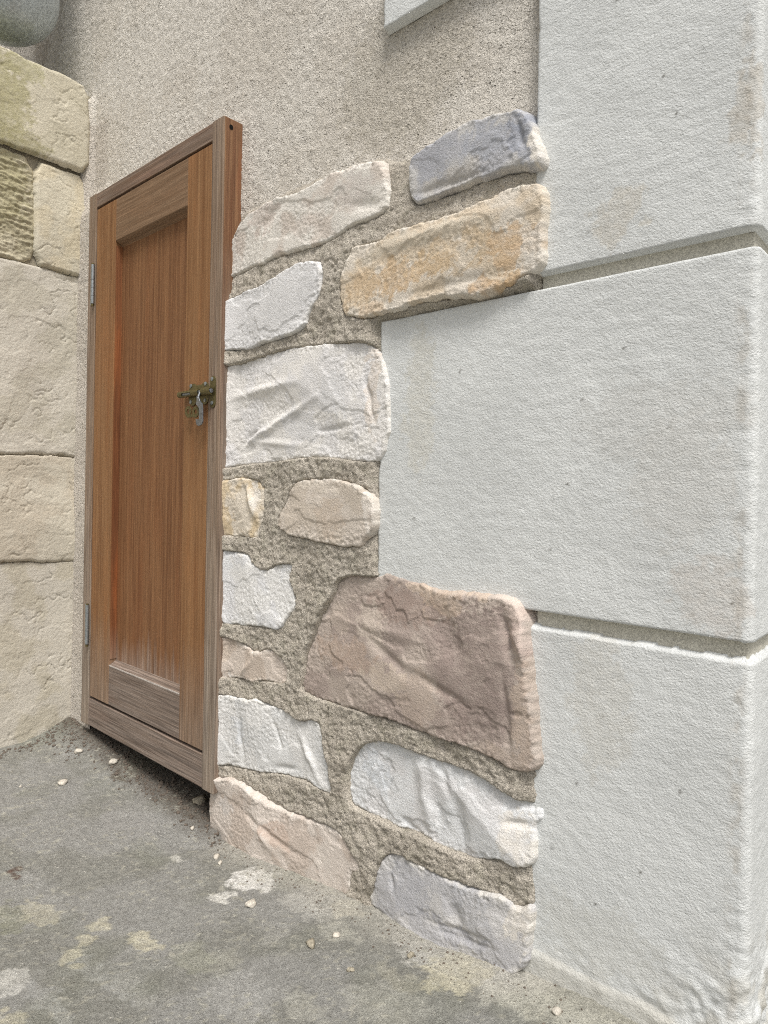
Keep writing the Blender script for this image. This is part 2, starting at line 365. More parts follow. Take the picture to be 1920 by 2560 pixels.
def stone(pts, base, alt, seed, front=.034, label=None, rim=.010, patches=(), creases=(), hb=.010, facet=.005, rough=1.0, f=14, amt=1.0, lime=.0, terr=.0016, parent=wall, warp=.004):
    poly = [onwall(p[0], p[1], -.030) for p in pts]; poly = smooth_poly([(-1.126, z) if x < -1.078 and .075 < z < 1.02 else (x, z) for x, z in poly])
    STONES.append((poly, front)); A = np.array(poly); st = .0019
    x_ = np.arange(A[:, 0].min() - .012, A[:, 0].max() + .012, st); z_ = np.arange(A[:, 1].min() - .012, A[:, 1].max() + .012, st); X, Z = np.meshgrid(x_, z_)
    wx = X + warp * fbm(X, Z, 30, seed, 4, .6); wz = Z + warp * fbm(X, Z, 30, seed + 7, 4, .6)
    sd = sdist(wx, wz, poly) + .002
    rr = rim * .58 * (1 + .6 * fbm(X, Z, 14, seed + 9, 3)); e = np.clip(sd / rr, 0, 1); prof = 1 - (1 - e) ** 2.6
    # broad facets: planes at random tilts joined along soft edges
    rs = np.random.RandomState(seed); fac = np.full(X.shape, 1e9); cx, cz = A.mean(0); ex, ez = np.ptp(A[:, 0]), np.ptp(A[:, 1])
    for i in range(7):
        ox, oz = cx + rs.uniform(-.45, .45) * ex, cz + rs.uniform(-.45, .45) * ez; an = rs.uniform(0, 6.28); sl = rs.uniform(.03, .14)
        fac = np.minimum(fac, rs.uniform(.0, .008) + sl * (np.cos(an) * (X + .008 * fbm(X, Z, 22, seed + 90 + i, 3) - ox) + np.sin(an) * (Z - oz)))
    fac = np.clip(fac, -.012, .008)
    h = front + facet / .005 * fac * .8 + .0018 * fbm(X, Z, 9, seed + 20, 2)
    # torn flakes
    t1 = fbm(X * .8, Z * 1.3, 9, seed + 25, 5, .42); t2 = fbm(X * .8, Z * 1.3, 17, seed + 28, 4, .4)
    h = h + terr * .8 * sst(t1, .02, .045) - terr * .4 * sst(t2, .30, .33)
    rm = np.clip(.75 * sst(t1, .0, -.16) + (1 - sst(sd, .004, .020)), 0, 1) * rough        # rough where not trowelled
    h = h + rm * (.0014 * fbm(X, Z, 170, seed + 36, 2) + .0007 * pn(X * 380, Z * 380, seed + 38)) + .0002 * fbm(X, Z, 120, seed + 39, 2)
    # crumbly rim
    cr = (1 - sst(sd, .003, .016)); h = h + cr * .0016 * fbm(X, Z, 90, seed + 55, 3)
    h = h + .011 * np.exp(-np.maximum(X + 1.112, 0) / .022) * sst(1.10 - Z, 0, .10) * sst(Z, .05, .09)
    for (a, b_, wd, am) in creases:
        a = np.array(onwall(*a, -.03)); b_ = np.array(onwall(*b_, -.03)); ab = b_ - a; wx2 = X + .006 * fbm(X, Z, 25, seed + 60, 3)
        t = np.clip(((wx2 - a[0]) * ab[0] + (Z - a[1]) * ab[1]) / (ab @ ab), 0, 1)
        d = np.sqrt((wx2 - a[0] - t * ab[0]) ** 2 + (Z - a[1] - t * ab[1]) ** 2); h = h + am * np.exp(-(d / wd) ** 2) * np.sin(np.pi * np.clip(t, .08, .92))
    h = hb + (h - hb) * prof + (1 - prof) * (.0030 * fbm(X, Z, 60, seed + 71, 3) + .0016 * pn(X * 210, Z * 210, seed + 72)); h = np.where(sd < 0, hb - .012 + sd, h)
    pt = [(*onwall(p[0], p[1], -.03), p[2] / 1500, p[3] / 1500, p[4], p[5]) for p in patches]
    col = colourise(X, Z, base, alt, seed, f, pt, amt)
    if True:
        lm = sst(fbm(X, Z, 28, seed + 68, 3), -.25, .15)[..., None] * np.clip((.5 + lime) * (1 - sst(sd + .006 * fbm(X, Z, 45, seed + 66, 3), .001, .011)), 0, 1)[..., None]; col = col * (1 - lm) + lin((228, 224, 215)) * lm
    k = sd > -.004; keep = k[:-1, :-1] & k[1:, 1:]
    o = sheet('stone', np.stack([X, -h, Z], -1), keep, col, M['stone'], parent)
    if label: o['label'] = label
    return o
A_ = lambda L: [zA(p) for p in L]; B_ = lambda L: [zB(p) for p in L]; F2 = lambda L: [zF(p) for p in L]
stone(A_([(108, 850), (105, 780), (125, 690), (165, 590), (200, 540), (300, 470), (420, 435), (520, 385), (620, 330), (720, 290), (820, 280), (838, 340), (855, 440), (852, 520), (760, 570), (680, 595), (630, 640), (560, 675), (450, 705), (330, 745), (220, 790)]),
      (224, 219, 210), (210, 200, 189), 101, label='long warm white stone rising beside the top of the door frame', rim=.014, hb=.002,
      patches=[(650, 530, 60, 55, (206, 194, 184), .7), (880, 470, 60, 40, (206, 198, 190), .7), (760, 560, 60, 30, (202, 192, 182), .6)], creases=[((640, 580), (720, 470), .012, -.006), ((850, 520), (960, 500), .010, -.003)])
stone(A_([(945, 330), (955, 270), (1040, 215), (1120, 160), (1240, 110), (1380, 76), (1480, 52), (1530, 120), (1565, 200), (1592, 300), (1560, 335), (1480, 340), (1400, 355), (1300, 380), (1180, 430), (1060, 475), (985, 502), (946, 460)]),
      (180, 180, 183), (198, 196, 193), 117, label='blue grey stone at the top right of the exposed patch', rim=.013, hb=.002,
      patches=[(1075, 400, 55, 50, (172, 173, 178), .8), (1225, 345, 70, 45, (174, 176, 182), .8), (1315, 330, 30, 60, (152, 156, 166), .7), (1330, 270, 22, 25, (226, 222, 214), .9), (1352, 350, 16, 60, (226, 220, 210), .9), (1140, 450, 90, 25, (184, 178, 170), .5)],
      creases=[((1020, 490), (1250, 420), .006, -.004), ((1290, 300), (1320, 380), .004, -.005)])
stone(A_([(700, 690), (820, 665), (900, 615), (1000, 590), (1150, 555), (1280, 500), (1400, 440), (1520, 400), (1578, 415), (1590, 520), (1585, 640), (1575, 760), (1550, 800), (1480, 832), (1440, 870), (1350, 890), (1290, 925), (1180, 930), (1080, 942), (980, 960), (930, 990), (820, 1000), (770, 1030), (700, 1020), (650, 1005), (632, 900), (637, 840), (665, 760)]),
      (214, 199, 177), (220, 211, 197), 131, front=.037, label='large tan stone stained ochre, jutting over the smooth pillar',
      patches=[(1000, 690, 150, 34, (204, 178, 144), .8), (1150, 640, 150, 34, (206, 184, 152), .6), (900, 720, 60, 50, (206, 184, 154), .65), (1290, 610, 70, 40, (208, 180, 146), .7), (1235, 715, 55, 22, (204, 174, 138), .7), (1290, 695, 24, 26, (206, 176, 138), .7), (1180, 640, 40, 18, (218, 208, 192), .8),
               (1050, 600, 200, 22, (214, 204, 186), .7), (1330, 630, 24, 70, (222, 216, 206), .7), (930, 780, 50, 22, (216, 196, 172), .7)],
      creases=[((900, 640), (1330, 510), .01, .004), ((960, 760), (1340, 660), .008, -.003)])
stone(A_([(115, 960), (160, 920), (280, 870), (380, 810), (440, 775), (530, 750), (560, 790), (557, 880), (545, 930), (500, 1000), (488, 1060), (400, 1112), (300, 1140), (200, 1172), (110, 1182), (118, 1080)]),
      (226, 225, 224), (220, 219, 218), 148, label='white stone just below the long top one, beside the door frame', facet=.003, patches=[(700, 770, 60, 40, (220, 219, 218), .7)])
stone(A_([(98, 1250), (180, 1230), (280, 1195), (380, 1165), (500, 1150), (620, 1135), (740, 1126), (790, 1150), (830, 1210), (850, 1300), (856, 1420), (855, 1520), (842, 1620), (810, 1682), (720, 1690), (620, 1670), (480, 1665), (320, 1690), (200, 1700), (108, 1722), (104, 1600), (98, 1400)]),
      (231, 228, 223), (225, 223, 221), 163, label='largest white stone, level with the door latch, crossed by a diagonal ridge', facet=.006, lime=.1,
      patches=[(830, 985, 50, 60, (220, 219, 218), .8), (740, 1060, 70, 35, (220, 219, 218), .8), (925, 960, 16, 120, (222, 210, 196), .6), (700, 900, 90, 20, (220, 218, 216), .6)],
      creases=[((575, 1130), (790, 990), .007, .007), ((560, 1000), (740, 950), .008, .005), ((590, 1125), (640, 1070), .006, -.006), ((780, 1080), (890, 1060), .004, -.003), ((600, 1100), (760, 1115), .006, .003), ((905, 930), (930, 1050), .005, -.005)])
stone(B_([(98, 130), (160, 117), (205, 98), (262, 112), (292, 160), (287, 230), (286, 290), (272, 320), (266, 372), (230, 376), (160, 371), (93, 381)]),
      (222, 212, 196), (212, 194, 164), 171, label='small cream stone against the frame below the largest white stone', rim=.008, facet=.006, patches=[(570, 1290, 26, 30, (212, 190, 154), .7), (640, 1240, 14, 50, (228, 222, 212), .9)], creases=[((618, 1205), (640, 1300), .006, .008)])
stone(B_([(440, 110), (560, 101), (650, 110), (740, 140), (792, 190), (808, 270), (802, 350), (762, 387), (745, 422), (640, 420), (500, 387), (420, 371), (358, 330), (360, 270), (395, 200), (410, 150)]),
      (209, 199, 187), (200, 189, 175), 188, label='rounded beige stone between the small cream one and the pillar', patches=[(830, 1290, 55, 50, (198, 184, 168), .8), (790, 1215, 80, 18, (220, 210, 196), .7), (925, 1280, 16, 70, (226, 218, 208), .9)])
stone(B_([(75, 440), (140, 435), (215, 448), (240, 500), (290, 532), (350, 495), (428, 498), (402, 560), (427, 620), (437, 700), (400, 740), (370, 803), (300, 796), (200, 781), (78, 766), (68, 600), (63, 510)]),
      (229, 228, 225), (222, 222, 222), 197, label='white stone with a notched top edge, below the small cream stone', patches=[(560, 1400, 35, 40, (216, 219, 222), .5)])
stone(B_([(73, 840), (150, 838), (210, 870), (250, 910), (310, 883), (372, 930), (392, 990), (390, 1057), (300, 1042), (200, 1032), (73, 1017)]),
      (212, 200, 188), (202, 188, 174), 205, label='small pinkish beige stone left of the big brown one', rim=.007, facet=.006, patches=[(560, 1640, 40, 22, (202, 188, 172), .7), (555, 1685, 60, 8, (226, 220, 212), .8)], creases=[((630, 1650), (600, 1690), .006, .005)])
stone(B_([(620, 570), (690, 545), (780, 560), (840, 533), (920, 568), (1020, 598), (1120, 630), (1300, 633), (1440, 658), (1478, 710), (1493, 800), (1513, 900), (1518, 1000), (1533, 1100), (1547, 1250), (1560, 1380), (1557, 1452), (1480, 1458), (1420, 1442), (1340, 1397), (1260, 1352), (1130, 1312), (1000, 1272), (860, 1217), (740, 1187), (650, 1162), (520, 1122), (446, 1087), (463, 1000), (468, 920), (518, 800), (558, 700), (600, 640)]),
      (190, 177, 166), (170, 156, 147), 219, front=.033, rim=.012, label='biggest stone, brown and mauve, reaching over the pillar', facet=.007, terr=.0022, lime=-.35, f=10,
      patches=[(1190, 1660, 110, 130, (152, 137, 130), .75), (1010, 1520, 130, 40, (160, 142, 132), .7), (1100, 1490, 60, 40, (196, 176, 156), .55), (920, 1560, 55, 40, (204, 192, 178), .6), (860, 1640, 120, 40, (178, 158, 142), .6), (960, 1700, 70, 30, (198, 184, 168), .7),
               (1050, 1740, 60, 60, (190, 174, 160), .6), (1300, 1560, 25, 60, (202, 184, 174), .7), (1130, 1470, 160, 14, (208, 190, 172), .7), (1290, 1510, 40, 22, (212, 196, 184), .7), (840, 1550, 40, 40, (200, 186, 172), .5), (1310, 1800, 18, 110, (196, 178, 162), .6), (1250, 1900, 80, 22, (196, 180, 166), .7), (1130, 1800, 40, 60, (160, 144, 136), .6)],
      creases=[((1060, 1500), (1190, 1700), .02, -.006), ((900, 1580), (1060, 1720), .008, -.004), ((1255, 1520), (1300, 1680), .008, -.009), ((820, 1540), (1080, 1610), .01, .004), ((1000, 1660), (1200, 1780), .007, -.004), ((1300, 1560), (1320, 1660), .010, .007), ((900, 1790), (1250, 1930), .008, -.003), ((1265, 1680), (1275, 1900), .006, -.004)])
stone(B_([(80, 1093), (140, 1108), (210, 1123), (260, 1118), (320, 1148), (400, 1183), (450, 1225), (522, 1213), (552, 1270), (562, 1350), (582, 1430), (602, 1572), (560, 1553), (480, 1503), (380, 1472), (260, 1457), (150, 1432), (75, 1417), (78, 1250)]),
      (226, 225, 222), (220, 220, 218), 224, label='white stone under the small pinkish one, pale vertical chips', patches=[(600, 1830, 30, 40, (214, 217, 220), .6)], creases=[((600, 1760), (610, 1930), .006, -.004), ((680, 1800), (700, 1880), .005, -.004), ((740, 1830), (790, 1950), .006, .005), ((680, 1920), (740, 1925), .005, -.004)])
stone(F2([(265, 85), (330, 72), (410, 93), (470, 118), (560, 148), (640, 178), (700, 208), (740, 238), (800, 275), (872, 305), (876, 340), (852, 370), (862, 420), (864, 492), (820, 512), (730, 482), (640, 480), (570, 457), (500, 422), (440, 392), (390, 382), (330, 347), (265, 320), (225, 297), (216, 235), (223, 150)]),
      (226, 227, 227), (220, 219, 218), 238, front=.035, label='wide white stone under the big brown one, faceted', facet=.009, terr=.002, lime=.1,
      patches=[(1060, 1990, 50, 60, (220, 219, 218), .7), (1180, 2020, 50, 40, (220, 219, 218), .7), (1290, 2090, 40, 50, (230, 224, 214), .7), (930, 1940, 40, 50, (214, 218, 222), .6)],
      creases=[((1040, 1890), (1070, 2110), .012, .006), ((950, 1870), (900, 2000), .008, .005), ((1130, 1960), (1150, 2130), .012, -.006), ((1090, 1900), (1120, 2010), .006, -.004), ((1250, 2060), (1330, 2070), .005, -.005), ((980, 2040), (1060, 2120), .006, -.004)])
q = lambda L: [(a * 1.1574, b_ * 1.1574) for a, b_ in L]
stone(q([(460, 1690), (480, 1680), (520, 1685), (552, 1707), (600, 1745), (660, 1768), (720, 1790), (747, 1830), (777, 1875), (752, 1892), (752, 1930), (720, 1960), (640, 1925), (560, 1880), (500, 1850), (455, 1820), (456, 1740)]),
      (214, 204, 194), (200, 187, 175), 247, front=.038, label='pinkish stone at the foot of the wall beside the door', facet=.007, patches=[(690, 2080, 70, 30, (196, 178, 164), .8), (570, 2010, 30, 30, (212, 206, 200), .7), (800, 2150, 40, 40, (222, 214, 204), .6)], creases=[((600, 2010), (760, 2150), .006, -.005), ((640, 2030), (700, 2140), .008, .004)])
stone(F2([(345, 462), (400, 458), (440, 483), (520, 518), (600, 553), (690, 583), (760, 603), (800, 650), (852, 630), (853, 730), (843, 765), (840, 830), (790, 870), (660, 850), (560, 810), (480, 765), (400, 700), (330, 660), (290, 625), (308, 580), (328, 500)]),
      (200, 198, 196), (190, 189, 190), 256, front=.036, label='grey stone at the foot of the wall next to the pillar', facet=.007, lime=.15, patches=[(1020, 2220, 60, 60, (180, 180, 183), .8), (1170, 2260, 60, 40, (186, 186, 188), .7), (1300, 2300, 30, 60, (222, 216, 206), .8), (1130, 2320, 90, 16, (168, 168, 172), .7)],
      creases=[((1070, 2300), (1230, 2350), .004, -.005), ((1080, 2315), (1250, 2375), .004, -.005), ((970, 2180), (980, 2230), .005, -.005), ((1130, 2250), (1160, 2330), .012, -.005)])

# mortar
mp = [(560, 700), (560, 600), (600, 520), (760, 448), (860, 405), (940, 385), (975, 392), (1010, 388), (1100, 335), (1200, 300), (1310, 268), (1345, 330), (1362, 420), (1362, 470), (1352, 560), (1345, 690), (1343, 722),
      (1200, 752), (1080, 782), (955, 806), (958, 870), (962, 1000), (953, 1130), (950, 1250), (947, 1330), (949, 1420), (1080, 1480), (1290, 1500), (1318, 1560), (1335, 1800), (1348, 1925), (1345, 2020), (1338, 2100), (1347, 2190), (1347, 2262), (1325, 2290), (1322, 2400), (1322, 2470)]
mpoly = [onwall(*p) for p in mp] + [(-.44, -.08), (-1.14, -.08), (-1.14, .8)]
x_ = np.arange(-1.15, -.40, .0022); z_ = np.arange(-.07, 1.24, .0022); X, Z = np.meshgrid(x_, z_)
sd = sdist(X + .005 * fbm(X, Z, 40, 31, 3), Z + .005 * fbm(X, Z, 40, 41, 3), mpoly)
h = .0195 + .0085 * sst(sd, .0, .03) + .0045 * fbm(X, Z, 13, 43, 3) + .0026 * fbm(X, Z, 60, 44, 4) + .0013 * pn(X * 260, Z * 260, 47) - .0018 * sst(fbm(X, Z, 85, 49, 2), .2, .4)
h = h * (1 - .5 * sst(Z, 1.0, 1.16)) + .012 * np.exp(-np.maximum(X + 1.112, 0) / .022) * sst(1.06 - Z, 0, .10) * sst(Z, .05, .09)
shelf = sdist(X, Z, [onwall(*p) for p in [(950, 800), (1350, 715), (1350, 640), (940, 740)]]); h = h + .006 * sst(shelf, -.006, .012)
h = h - .008 + .008 * sst(sd, 0, .010); h = np.where(sd < 0, -.004 + sd * .5, h)
for poly, fr_ in STONES:                      # the mortar stops at each stone
    A = np.array(poly); ix = (x_ > A[:, 0].min()) & (x_ < A[:, 0].max()); iz = (z_ > A[:, 1].min()) & (z_ < A[:, 1].max())
    sub = np.ix_(iz, ix); q_ = sdist(X[sub], Z[sub], poly); h[sub] = h[sub] - .030 * sst(q_, -.001, .007)
col = colourise(X, Z, (228, 219, 204), (215, 206, 191), 45, 12, [], var=.08)
k = sd > -.004; keep = k[:-1, :-1] & k[1:, 1:]
sheet('mortar', np.stack([X, -h, Z], -1), keep, col, M['mortar'], wall)

# ---------------------------------------------------------------- QUOIN PILLAR
pil = empty('quoin_pillar', (-.3, 0, 0), 'smooth white rendered corner pillar of large blocks with recessed joints', 'pillar')
XC, RC, Y0 = -.182, .010, -.018
bm = bmesh.new()
add_box(bm, -.44, XC - .0078, -.006, .9, -.05, 3.2); add_box(bm, -.715, -.44, -.006, .3, .502, .91); add_box(bm, -.715, -.44, -.006, .3, 1.39, 1.82)
mesh_obj('joint_core', bm, M['cream'], pil)
def quoin(x0, z0, z1, seed, patches=(), left_edge=.004, rims=(1, 1), crust=0):
    s1 = XC - RC; arc = RC * math.pi / 2
    s_ = np.concatenate([np.arange(x0 - .004, s1, .003), np.linspace(s1, s1 + arc, 7)[:-1], s1 + arc + np.arange(0, .16, .004), s1 + arc + np.arange(.16, .8, .04)])
    z_ = np.arange(z0 - .004, min(z1, 1.5) + .004, .003)
    if z1 > 1.5: z_ = np.concatenate([z_, np.arange(1.51, z1, .02)])
    Sx, Z = np.meshgrid(s_, z_)
    th = np.clip((Sx - s1) / RC, 0, math.pi / 2); ny = -np.cos(th); nx = np.sin(th)
    BX = np.where(Sx < s1, Sx, s1 + RC * np.sin(th)); BY = np.where(Sx < s1, Y0, Y0 + RC - RC * np.cos(th)) + np.maximum(0, Sx - s1 - arc)
    wob = .0007 * fbm(Sx, Z, 35, seed, 3); dz = np.minimum(np.where(rims[0], Z - z0, 9), np.where(rims[1], z1 - Z, 9)) + wob
    dx = Sx - x0 + .002 * fbm(Sx, Z, 40, seed + 3, 3)
    dd = np.minimum(dz, dx); e = np.clip(dd / .0026, 0, 1); prof = np.sqrt(1 - (1 - e) ** 2)
    h = .0016 * fbm(Sx, Z, 5, seed + 5, 3) + .0006 * fbm(Sx * 1.0, Z * 1.6, 60, seed + 8, 3)
    ce = np.exp(-((Sx - s1 - .001) / .011) ** 2)                                        # worn arris
    h = h + ce * (.0010 * fbm(Sx, Z, 90, seed + 11, 3) - .0004)
    if crust:
        fo = sst(.22 - Z, 0, .14) * sst(Sx, -.30, -.19) + sst(.115 - Z, 0, .03) * .25
        h = h + fo * (.008 * np.clip(fbm(Sx, Z, 28, 555, 4), 0, 1) + .003 * fbm(Sx, Z, 90, 556, 3))
        h = h + .003 * sst(.068 + .004 * fbm(Sx, Z, 12, 557, 2) - Z, 0, .006)
    h = -.009 + (h + .009) * prof; h = np.where(dd < 0, np.where(Sx > s1 - .002, -.0095, -.016), h)
    P = np.stack([BX + nx * h, BY + ny * h, Z], -1)
    col = colourise(Sx, Z, (216, 218, 216), (212, 214, 212), seed, 5, patches, var=.015)
    wm = (np.exp(-((Sx - s1 + .004) / .007) ** 2) * sst(fbm(Sx, Z * .5, 60, seed + 44, 5, .65) + .5 * fbm(Sx, Z, 6, seed + 46, 2), -.05, .25) * .35)[..., None]; col = col * (1 - wm) + lin((176, 166, 150)) * wm
    if crust:
        bs = (sst(.070 + .004 * fbm(Sx, Z, 12, 557, 2) - Z, 0, .004) * .5)[..., None]; col = col * (1 - bs) + lin((188, 184, 172)) * bs
        fm = (fo * sst(fbm(Sx, Z, 24, 561, 4), -.1, .4) * .7)[..., None].clip(0, .8); col = col * (1 - fm) + lin((186, 182, 170)) * fm
    k = dd > -.0035
    return sheet('quoin_block', P, k[:-1, :-1] & k[1:, 1:], col, M['quoin'], pil)
quoin(-.448, .939, 1.372, 301, [(*onwall(1540, 3), .0022, .0022, (96, 92, 84), .9), (*onwall(1690, 285), .0022, .0022, (96, 92, 84), .9), (*onwall(1660, 190), .0022, .0022, (96, 92, 84), .9), (*onwall(1470, 580), .0022, .0022, (96, 92, 84), .9), (*onwall(1840, 290), .0022, .0022, (96, 92, 84), .9), (*onwall(1545, 540), .035, .03, (206, 202, 192), .7), (*onwall(1880, 260), .02, .05, (190, 182, 168), .5)])
quoin(-.718, .500, .921, 311, [(*onwall(1680, 1057), .0022, .0022, (96, 92, 84), .9), (*onwall(1672, 1066), .0022, .0022, (96, 92, 84), .9), (*onwall(1457, 997), .0022, .0022, (96, 92, 84), .9), (*onwall(1036, 1296), .0022, .0022, (96, 92, 84), .9), (*onwall(1375, 1372), .0022, .0022, (96, 92, 84), .9), (*onwall(1240, 1040), .0022, .0022, (96, 92, 84), .9), (*onwall(1560, 870), .0022, .0022, (96, 92, 84), .9), (*onwall(1730, 1536), .0022, .0022, (96, 92, 84), .9), (*onwall(1830, 1510), .0022, .0022, (96, 92, 84), .9), (*onwall(1150, 930), .0022, .0022, (96, 92, 84), .9), (*onwall(1420, 1210), .0022, .0022, (96, 92, 84), .9), (*onwall(1700, 1200), .06, .08, (206, 205, 200), .5), (*onwall(1050, 1000), .03, .12, (208, 206, 196), .6), (*onwall(1650, 1050), .1, .05, (204, 204, 200), .5), (*onwall(1780, 1480), .04, .04, (204, 198, 190), .5)])
quoin(-.462, -.06, .482, 323, [(*onwall(1510, 1790), .0022, .0022, (96, 92, 84), .9), (*onwall(1380, 2120), .0022, .0022, (96, 92, 84), .9), (*onwall(1700, 1980), .0022, .0022, (96, 92, 84), .9), (*onwall(1440, 1960), .0022, .0022, (96, 92, 84), .9), (*onwall(1600, 2180), .0022, .0022, (96, 92, 84), .9), (*onwall(1490, 2260), .0022, .0022, (96, 92, 84), .9), (*onwall(1500, 1750), .04, .09, (208, 206, 198), .5), (*onwall(1500, 2350), .08, .04, (204, 204, 198), .5)], rims=(0, 1), crust=1)
quoin(-.724, 1.384, 1.80, 337); quoin(-.448, 1.814, 2.25, 341); quoin(-.72, 2.264, 3.2, 351)

# ---------------------------------------------------------------- LOW SIDE WALL
lw = empty('low_side_wall', (-1.8, -.3, 0), 'low sandy yellow stone wall meeting the house wall left of the door, green stained top', 'wall')
bm = bmesh.new(); add_box(bm, -2.12, -1.803, -1.6, .004, -.1, 1.69); mesh_obj('wall_core', bm, M['core2'], lw)
def lstone(pts, base, alt, seed, label=None, patches=(), rough=0, rim=.012, front=.016, facet=.005, world=None, hb=.001, green=0):
    poly = smooth_poly(world if world else [onleft(*p) for p in pts]); A = np.array(poly); st = .0025
    y_ = np.arange(A[:, 0].min() - .01, A[:, 0].max() + .01, st); z_ = np.arange(A[:, 1].min() - .01, A[:, 1].max() + .01, st); Yy, Z = np.meshgrid(y_, z_)
    sd = .004 + sdist(Yy + .003 * fbm(Yy, Z, 25, seed, 3), Z + .004 * fbm(Yy, Z, 25, seed + 4, 3), poly); e = np.clip(sd / (rim * .7), 0, 1); prof = 1 - (1 - e) ** 2.2
    rs = np.random.RandomState(seed); fac = np.full(Yy.shape, 1e9); cy, cz = A.mean(0); ex, ez = np.ptp(A[:, 0]), np.ptp(A[:, 1])
    for i in range(9):
        an = rs.uniform(0, 6.28); sl = rs.uniform(.02, .12); oy, oz = cy + rs.uniform(-.5, .5) * ex, cz + rs.uniform(-.5, .5) * ez
        fac = np.minimum(fac, rs.uniform(.002, .008) + sl * (np.cos(an) * (Yy - oy) + np.sin(an) * (Z + .01 * fbm(Yy, Z, 14, seed + i, 2) - oz)))
    h = front + facet / .005 * np.clip(fac, -.010, .008) * .6 + .0012 * fbm(Yy, Z, 14, seed + 20, 3)
    t1 = fbm(Yy, Z * 1.2, 11, seed + 25, 4); h = h + .0008 * sst(t1, .03, .10) + .0005 * fbm(Yy, Z, 130, seed + 31, 2)
    sc = np.abs(fbm(Yy + Z * .7, Z - Yy * .6, 12, seed + 61, 3)); h = h - .0022 * np.exp(-(sc / .03) ** 2) * sst(fbm(Yy, Z, 7, seed + 63, 2), 0, .2)
    if rough: h = h + rough * (.006 * np.abs(fbm(Yy * .6 + .3 * Z, Z * 2.4, 24, seed + 33, 4, .6)) + .0012 * fbm(Yy, Z, 110, seed + 35, 3))
    hb = front - .009; h = hb + (h - hb) * prof; h = np.where(sd < 0, hb - .008, h)
    pt = [(*onleft(p[0], p[1]), p[2], p[3], p[4], p[5]) for p in patches]
    col = colourise(Yy, Z, base, alt, seed, 9, pt, var=.05)
    k = sd > -.004
    o = sheet('stone', np.stack([-1.803 + h, Yy, Z], -1), k[:-1, :-1] & k[1:, 1:], col, M['leftstone'], lw)
    if label: o['label'] = label
lw_c, lw_d = (207, 200, 181), (198, 191, 171)
def ext(w_): return w_
def Lw(a): return [onleft(p[0] + (9 if p[0] >= 188 else 0), p[1]) for p in a]
g1 = (172, 166, 132)
lstone(None, lw_c, lw_d, 401, 'green stained coping stone at the top', world=Lw([(0, 118), (60, 150), (110, 172), (170, 198), (207, 225), (211, 330), (208, 432), (150, 405), (80, 378), (0, 350)]) + [(-.62, 1.475), (-.62, 1.72)],
       patches=[(20, 260, .05, .10, g1, .6), (60, 170, .05, .03, (160, 156, 112), .5), (10, 340, .1, .03, (156, 150, 112), .6), (-40, 200, .1, .1, g1, .7)], front=.030, rim=.014)
lstone(None, (198, 190, 166), (178, 170, 144), 413, 'rough hammered stone under the coping', world=Lw([(0, 362), (84, 398), (88, 500), (88, 638), (60, 650), (0, 634)]) + [(-.5, 1.22), (-.5, 1.46)], rough=1.6, front=.012, patches=[(10, 450, .06, .1, (166, 160, 124), .5)])
lstone(None, lw_c, (210, 200, 176), 427, world=Lw([(95, 403), (150, 425), (207, 445), (208, 560), (205, 690), (150, 672), (92, 655), (93, 520)]), front=.020, facet=.007)
lstone(None, (207, 201, 188), (199, 193, 178), 431, world=Lw([(0, 642), (85, 664), (150, 682), (206, 700), (205, 900), (206, 1140), (150, 1132), (0, 1130)]) + [(-.55, .73), (-.55, 1.205)], facet=.004, front=.014)
lstone(None, (206, 199, 183), (199, 190, 173), 443, world=Lw([(0, 1142), (150, 1142), (206, 1152), (204, 1300), (204, 1398), (120, 1402), (0, 1402)]) + [(-.5, .465), (-.5, .715)], facet=.007)
lstone(None, (205, 199, 186), (196, 189, 172), 457, world=Lw([(0, 1412), (120, 1412), (203, 1406), (196, 1600), (190, 1800)]) + [(.0, -.06), (-.55, -.06), (-.55, .452)], facet=.008, rim=.016)
for i, (y0, y1, z0, z1) in enumerate([(-1.15, -.63, 1.475, 1.72), (-1.0, -.51, 1.22, 1.46), (-1.1, -.56, .73, 1.205), (-1.0, -.51, .465, .715), (-1.1, -.56, -.06, .452)]):
    lstone(None, lw_c, lw_d, 470 + i * 7, world=[(y0, z0), (y1, z0), (y1, z1), (y0, z1)])
# lumpy coping mortar along the top, behind the front edge
x_ = np.arange(-2.13, -1.795, .006); y_ = np.arange(-1.6, .004, .006); X, Y = np.meshgrid(x_, y_)
P = np.stack([X, Y, 1.700 + .006 * fbm(X, Y, 14, 501, 3) - .02 * sst(X, -1.83, -1.795)], -1)
sheet('wall_top', P, np.ones((len(y_) - 1, len(x_) - 1), bool), colourise(X, Y, (160, 154, 120), (140, 136, 96), 505), M['leftstone'], lw)

# ---------------------------------------------------------------- DOOR
YF = -.049
door = empty('cupboard_door', (-1.4, YF, .057), 'small oak panelled outdoor cupboard door in its frame, greyed at the bottom', 'door')
def board(name, x0, x1, y0, y1, z0, z1, mat, parent, bev=.0012, label=None):
    bm = bmesh.new(); add_box(bm, x0, x1, y0, y1, z0, z1); o = mesh_obj(name, bm, M[mat], parent, bevel=bev)
    if label: o['label'] = label
    return o
board('frame_post', -1.690, -1.651, YF, .03, .057, 1.374, 'wfv', door)
fp = board('frame_post', -1.149, -1.110, YF, .03, .057, 1.374, 'wfv', door)
board('frame_rail', -1.651, -1.149, YF + .001, .03, 1.338, 1.373, 'wfh', door); board('frame_rail', -1.651, -1.149, YF + .001, .03, .058, .124, 'wfh', door, label='grey weathered bottom rail')
